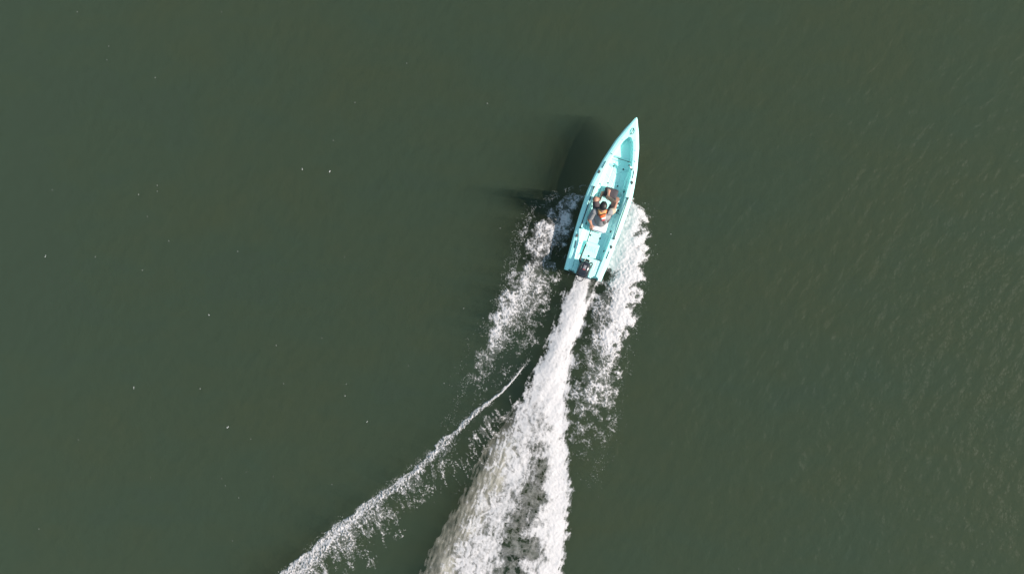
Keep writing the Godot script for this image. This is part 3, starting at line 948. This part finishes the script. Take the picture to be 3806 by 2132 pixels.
# ==================================================================== person
# field of rounded bones: [from, to, radius at from, radius at to] ; ellipsoids: [centre, Vector3 radii, Basis]
func field_mesh(bones: Array, blobs: Array, cell: float, k: float) -> ArrayMesh:
	var lo := Vector3(1e9, 1e9, 1e9)
	var hi := -lo
	for b in bones:
		for e in 2:
			var r: float = b[2 + e]
			lo = lo.min(b[e] - Vector3(r, r, r))
			hi = hi.max(b[e] + Vector3(r, r, r))
	for e in blobs:
		var r: float = maxf(e[1].x, maxf(e[1].y, e[1].z))
		lo = lo.min(e[0] - Vector3(r, r, r))
		hi = hi.max(e[0] + Vector3(r, r, r))
	var pad := cell * 3.0 + k
	lo -= Vector3(pad, pad, pad)
	hi += Vector3(pad, pad, pad)
	var nx := int((hi.x - lo.x) / cell) + 2
	var ny := int((hi.y - lo.y) / cell) + 2
	var nz := int((hi.z - lo.z) / cell) + 2
	var g := PackedFloat32Array()
	g.resize(nx * ny * nz)
	g.fill(1.0)
	var shapes := []
	for b in bones: shapes.append([0, b])
	for e in blobs: shapes.append([1, e])
	for sh in shapes:
		var q = sh[1]
		var a0: Vector3
		var a1: Vector3
		if sh[0] == 0:
			var r := maxf(q[2], q[3]) + k + cell * 2.0
			a0 = q[0].min(q[1]) - Vector3(r, r, r)
			a1 = q[0].max(q[1]) + Vector3(r, r, r)
		else:
			var r: float = maxf(q[1].x, maxf(q[1].y, q[1].z)) + k + cell * 2.0
			a0 = q[0] - Vector3(r, r, r)
			a1 = q[0] + Vector3(r, r, r)
		var i0 := maxi(0, int((a0.x - lo.x) / cell))
		var i1 := mini(nx - 1, int((a1.x - lo.x) / cell) + 1)
		var j0 := maxi(0, int((a0.y - lo.y) / cell))
		var j1 := mini(ny - 1, int((a1.y - lo.y) / cell) + 1)
		var k0 := maxi(0, int((a0.z - lo.z) / cell))
		var k1 := mini(nz - 1, int((a1.z - lo.z) / cell) + 1)
		for kk in range(k0, k1 + 1):
			for j in range(j0, j1 + 1):
				for i in range(i0, i1 + 1):
					var p := lo + Vector3(i, j, kk) * cell
					var d := 0.0
					if sh[0] == 0:
						var ab: Vector3 = q[1] - q[0]
						var h := clampf((p - q[0]).dot(ab) / maxf(ab.length_squared(), 1e-8), 0.0, 1.0)
						d = p.distance_to(q[0] + ab * h) - lerpf(q[2], q[3], h)
					else:
						var bs: Basis = q[2]
						var l: Vector3 = bs.transposed() * (p - q[0])
						var rr: Vector3 = q[1]
						var k0_ := (l / rr).length()
						var k1_ := (l / (rr * rr)).length()
						d = k0_ * (k0_ - 1.0) / maxf(k1_, 1e-6) if k0_ > 1e-5 else -minf(rr.x, minf(rr.y, rr.z))
					var n := (kk * ny + j) * nx + i
					var old := g[n]
					var hh := clampf(0.5 + 0.5 * (old - d) / k, 0.0, 1.0)
					g[n] = lerpf(old, d, hh) - k * hh * (1.0 - hh)
	# surface nets
	var id := PackedInt32Array()
	id.resize(nx * ny * nz)
	id.fill(-1)
	var v := PackedVector3Array()
	var sx := 1
	var sy := nx
	var sz := nx * ny
	var corner := [0, sx, sy, sx + sy, sz, sx + sz, sy + sz, sx + sy + sz]
	var edges := [[0, 1], [2, 3], [4, 5], [6, 7], [0, 2], [1, 3], [4, 6], [5, 7], [0, 4], [1, 5], [2, 6], [3, 7]]
	for kk in nz - 1:
		for j in ny - 1:
			for i in nx - 1:
				var n := (kk * ny + j) * nx + i
				var mask := 0
				for c in 8:
					if g[n + corner[c]] < 0.0: mask |= 1 << c
				if mask == 0 or mask == 255: continue
				var s := Vector3.ZERO
				var count := 0
				for e in edges:
					var da := g[n + corner[e[0]]]
					var db := g[n + corner[e[1]]]
					if (da < 0.0) == (db < 0.0): continue
					var f := da / (da - db)
					var pa := Vector3(e[0] & 1, (e[0] >> 1) & 1, e[0] >> 2)
					var pb := Vector3(e[1] & 1, (e[1] >> 1) & 1, e[1] >> 2)
					s += pa.lerp(pb, f)
					count += 1
				id[n] = v.size()
				v.append(lo + (Vector3(i, j, kk) + s / count) * cell)
	var idx := PackedInt32Array()
	var step := [sx, sy, sz]
	for kk in range(1, nz - 1):
		for j in range(1, ny - 1):
			for i in range(1, nx - 1):
				var n := (kk * ny + j) * nx + i
				var inside := g[n] < 0.0
				for ax in 3:
					if (g[n + step[ax]] < 0.0) == inside: continue
					var u: int = step[(ax + 1) % 3]
					var w: int = step[(ax + 2) % 3]
					var q := [id[n], id[n - u], id[n - u - w], id[n - w]]
					if q.min() < 0: continue
					if inside: q.reverse()
					idx.append_array(PackedInt32Array([q[0], q[1], q[2], q[0], q[2], q[3]]))
	var nrm := PackedVector3Array()
	nrm.resize(v.size())
	for i in range(0, idx.size(), 3):
		var fn := (v[idx[i + 2]] - v[idx[i]]).cross(v[idx[i + 1]] - v[idx[i]])
		for c in 3: nrm[idx[i + c]] += fn
	for i in nrm.size(): nrm[i] = nrm[i].normalized()
	return arrays_mesh(v, nrm, idx)

func join(meshes: Array) -> ArrayMesh:
	var st := SurfaceTool.new()
	for m in meshes: st.append_from(m, 0, Transform3D())
	return st.commit()

func grown(bones: Array, by: float) -> Array:
	var out := []
	for b in bones: out.append([b[0], b[1], b[2] + by, b[3] + by])
	return out

func hand_bones(wrist: Vector3, fwd: Vector3, palm_down: Vector3, thumb_side: Vector3, curl: float) -> Array:
	var f := fwd.normalized()
	var s := (thumb_side - f * thumb_side.dot(f)).normalized()
	var d := palm_down.normalized()
	var out := []
	for k in 4:
		var off := s * (0.028 - 0.019 * k)
		out.append([wrist + off * 0.5, wrist + f * 0.085 + off, 0.014, 0.0125])
		var ln: float = [0.040, 0.045, 0.041, 0.033][k]
		var p := wrist + f * 0.088 + off
		var dir := f
		for seg in 3:
			dir = (dir + d * curl).normalized()
			var l: float = ln * [1.0, 0.68, 0.5][seg]
			out.append([p, p + dir * l, 0.0092 - 0.0008 * seg, 0.0086 - 0.0008 * seg])
			p += dir * l
	var tb := wrist + f * 0.025 + s * 0.028
	var td := (f * 0.75 + s * 0.6 + d * 0.35).normalized()
	out.append([tb, tb + td * 0.04, 0.013, 0.0105])
	var t2 := tb + td * 0.04
	td = (td + f * 0.3 + d * curl * 0.8 - s * 0.35).normalized()
	out.append([t2, t2 + td * 0.032, 0.0105, 0.009])
	return out

func build_person() -> void:
	var t := base("person", boat_frame)
	tag(t, "person in a grey shirt and orange life vest sitting on the cooler steering", "person")
	var pelvis := B(-0.03, 0.60, 1.33)
	var chest := B(-0.08, 0.86, 1.445)
	var neck := B(-0.105, 1.02, 1.515)
	var head := B(-0.128, 1.150, 1.605)
	var sl := B(-0.262, 0.945, 1.44)
	var sr := B(0.075, 0.95, 1.535)
	var el := B(-0.292, 0.74, 1.25)
	var er := B(0.165, 0.735, 1.62)
	var wl := B(-0.215, 0.645, 1.055 + 0.11)
	var wr := B(0.165, 0.775, 1.79)
	var hl := B(-0.12, 0.60, 1.37)
	var hr := B(0.06, 0.60, 1.38)
	var kl := B(-0.305, 0.70, 1.735)
	var kr := B(0.137, 0.71, 1.795)
	var al := B(-0.19, 0.335, 1.80)
	var ar := B(-0.035, 0.455, 1.895)
	# ---- continuous body
	var torso := [[pelvis, chest, 0.125, 0.125], [chest, neck, 0.125, 0.055], [sl, sr, 0.062, 0.062], [B(-0.16, 0.80, 1.41), B(0.02, 0.80, 1.45), 0.11, 0.11]]
	var arms := [[sl, el, 0.052, 0.043], [el, wl, 0.042, 0.029], [sr, er, 0.052, 0.043], [er, wr, 0.042, 0.029]]
	var thighs := [[hl, kl, 0.088, 0.062], [hr, kr, 0.088, 0.062]]
	var shins := [[kl, al, 0.058, 0.038], [kr, ar, 0.058, 0.038]]
	var feet := []
	for q in [[al, B(-0.165, 0.285, 1.975), B(-0.192, 0.285, 1.785), -1.0], [ar, B(-0.055, 0.405, 2.05), B(-0.025, 0.405, 1.875), 1.0]]:
		feet.append([q[0], q[2], 0.036, 0.032])
		feet.append([q[2], q[1], 0.031, 0.026])
		feet.append([q[0], q[1], 0.03, 0.02])
		for k in 5:
			var off := Vector3((k - 2) * 0.0155 * q[3], 0, 0)
			feet.append([q[1] + off * 0.8 + Vector3(0, 0, 0.02), q[1] + off + Vector3(0, -0.006, -0.022 + 0.004 * absf(k - 1)), 0.014, 0.011 if k else 0.013])
	var neck_b := [[neck, head + Vector3(0, -0.04, 0.01), 0.058, 0.055]]
	var body := field_mesh(torso + arms + thighs + shins + feet + neck_b, [], 0.012, 0.025)
	# ---- head: skull, jaw, nose, ears, eyes and lips; it looks ahead and slightly down
	var hb := Basis.from_euler(Vector3(deg_to_rad(-14), deg_to_rad(6), 0))
	var hp := func(x: float, y: float, z: float) -> Vector3: return head + hb * Vector3(x, y, z)
	var hf := field_mesh([
		[hp.call(0, -0.055, -0.02), hp.call(0, -0.085, -0.065), 0.052, 0.030],
		[hp.call(0, -0.01, -0.092), hp.call(0, -0.032, -0.108), 0.009, 0.014],
		[hp.call(-0.03, 0.012, -0.085), hp.call(0.03, 0.012, -0.085), 0.014, 0.014],
		[hp.call(-0.018, -0.062, -0.088), hp.call(0.018, -0.062, -0.088), 0.008, 0.008],
		[hp.call(-0.076, 0.01, 0.008), hp.call(-0.08, -0.03, 0.0), 0.012, 0.008],
		[hp.call(0.076, 0.01, 0.008), hp.call(0.08, -0.03, 0.0), 0.012, 0.008],
		[hp.call(0, -0.04, 0.02), hp.call(0, -0.12, 0.05), 0.055, 0.05]],
		[[hp.call(0, 0.02, 0.0), Vector3(0.074, 0.098, 0.096), hb]], 0.005, 0.012)
	var lh := field_mesh(hand_bones(wl, B(-0.165, 0.605, 1.05) - wl, B(0.10, -0.6, 0.35) , Vector3(0.9, 0.2, 0), 0.55), [], 0.0035, 0.006)
	var rh := field_mesh(hand_bones(wr, B(0.03, -0.35, 1.0), B(-0.1, -1.0, -0.1), Vector3(-1, 0, 0), 0.28), [], 0.0035, 0.006)
	piece("body", join([body, hf, lh, rh]), M.skin, t)
	# eyes and brows
	for s in [-1.0, 1.0]:
		var e := SphereMesh.new()
		e.radius = 0.0115
		e.height = 0.023
		e.radial_segments = 12
		e.rings = 8
		piece("eye", e, M.white_patch, t, hp.call(s * 0.031, 0.0, -0.086))
		piece("eyebrow", tube([hp.call(s * 0.014, 0.02, -0.099), hp.call(s * 0.032, 0.025, -0.097), hp.call(s * 0.05, 0.018, -0.086)], 0.004, 6), M.hair, t)
	# ---- hair
	piece("hair", field_mesh([[hp.call(-0.07, 0.03, 0.0), hp.call(-0.068, 0.0, 0.03), 0.014, 0.012], [hp.call(0.07, 0.03, 0.0), hp.call(0.068, 0.0, 0.03), 0.014, 0.012]],
		[[hp.call(0, 0.045, 0.012), Vector3(0.083, 0.084, 0.098), hb], [hp.call(0, 0.005, 0.045), Vector3(0.072, 0.075, 0.066), hb]], 0.006, 0.015), M.hair, t)
	# ---- clothes
	var shirt := grown(torso, 0.012)
	shirt[0] = [pelvis + Vector3(0, 0.03, 0.012), chest, 0.146, 0.138]
	shirt[1] = [chest, neck + Vector3(0, -0.05, 0), 0.137, 0.062]
	piece("shirt", field_mesh(shirt, [], 0.010, 0.03), M.shirt, t)
	piece("sleeve", field_mesh([[sl, sl.lerp(el, 0.72), 0.070, 0.064]], [], 0.008, 0.01), M.shirt, t)  # left sleeve in shirt grey; only the sunlit right one is beige
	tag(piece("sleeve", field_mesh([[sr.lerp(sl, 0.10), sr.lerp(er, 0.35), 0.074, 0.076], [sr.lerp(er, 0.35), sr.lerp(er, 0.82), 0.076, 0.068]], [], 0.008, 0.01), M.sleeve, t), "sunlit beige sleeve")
	piece("shorts", field_mesh([[hl, hl.lerp(kl, 0.78), 0.102, 0.082], [hr, hr.lerp(kr, 0.72), 0.102, 0.080], [pelvis + Vector3(0, 0, -0.02), pelvis + Vector3(0, 0.03, -0.02), 0.125, 0.118]], [], 0.010, 0.02), M.shorts, t)
	# ---- life vest lying on the back: panels that follow the shirt
	vest_panel("vest_edge", M.orange, t, [[-0.230, 1.500], [-0.005, 1.560], [0.002, 1.462], [-0.132, 1.370]], shirt, 0.020)
	vest_panel("vest_collar", M.tan_yellow, t, [[-0.212, 1.498], [-0.018, 1.552], [-0.013, 1.474], [-0.130, 1.392]], shirt, 0.030)
	vest_panel("vest_back_panel", M.orange, t, [[-0.132, 1.386], [-0.008, 1.468], [0.012, 1.390], [-0.082, 1.328]], shirt, 0.026)
	vest_panel("white_stripe", M.white_patch, t, [[-0.080, 1.346], [0.012, 1.404], [0.024, 1.366], [-0.056, 1.316]], shirt, 0.032)
	vest_panel("red_stripe", M.red_patch, t, [[-0.055, 1.315], [0.023, 1.364], [0.033, 1.334], [-0.030, 1.290]], shirt, 0.031)
	vest_panel("vest_flap", M.flap_grey, t, [[-0.004, 1.300], [0.040, 1.330], [0.100, 1.300], [0.060, 1.245]], shirt, 0.020)
	vest_panel("vest_strap", M.black, t, [[-0.136, 1.396], [-0.004, 1.480], [-0.002, 1.462], [-0.130, 1.376]], shirt, 0.038)
	vest_panel("shoulder_strap", M.black, t, [[0.01, 1.60], [0.045, 1.60], [0.035, 1.475], [0.0, 1.475]], shirt, 0.02)
	vest_panel("shoulder_strap", M.black, t, [[-0.25, 1.52], [-0.222, 1.54], [-0.145, 1.38], [-0.165, 1.37]], shirt, 0.02)

# a patch whose corners are given from above; it lies on the field of bones and has a thickness
func vest_panel(called: String, m: Material, parent: Node, c: Array, bones: Array, thick: float) -> void:
	var n := 9
	var top := []
	for i in n + 1:
		var row := []
		for k in n + 1:
			var u := i / float(n)
			var w := k / float(n)
			var p := Vector2(c[0][0], c[0][1]).lerp(Vector2(c[1][0], c[1][1]), w).lerp(Vector2(c[3][0], c[3][1]).lerp(Vector2(c[2][0], c[2][1]), w), u)
			var y := 1.15
			while y > 0.5:
				var d := 1.0
				var q := B(p.x, y, p.y)
				for b in bones:
					var ab: Vector3 = b[1] - b[0]
					var h := clampf((q - b[0]).dot(ab) / ab.length_squared(), 0.0, 1.0)
					d = minf(d, q.distance_to(b[0] + ab * h) - lerpf(b[2], b[3], h))
				if d < 0.006: break
				y -= maxf(d * 0.7, 0.002)
			var edge := minf(minf(u, 1.0 - u), minf(w, 1.0 - w))
			row.append(B(p.x, y + thick * (0.55 + 0.45 * smoothstep(0.0, 0.15, edge)), p.y))
		top.append(row)
	# rim row down into the shirt on every side
	var rows := []
	for i in range(-1, n + 2):
		var row := []
		for k in range(-1, n + 2):
			var p: Vector3 = top[clampi(i, 0, n)][clampi(k, 0, n)]
			if i < 0 or i > n or k < 0 or k > n: p.y -= thick + 0.012
			row.append(p)
		rows.append(row)
	piece(called, grid_mesh(rows), m, parent)
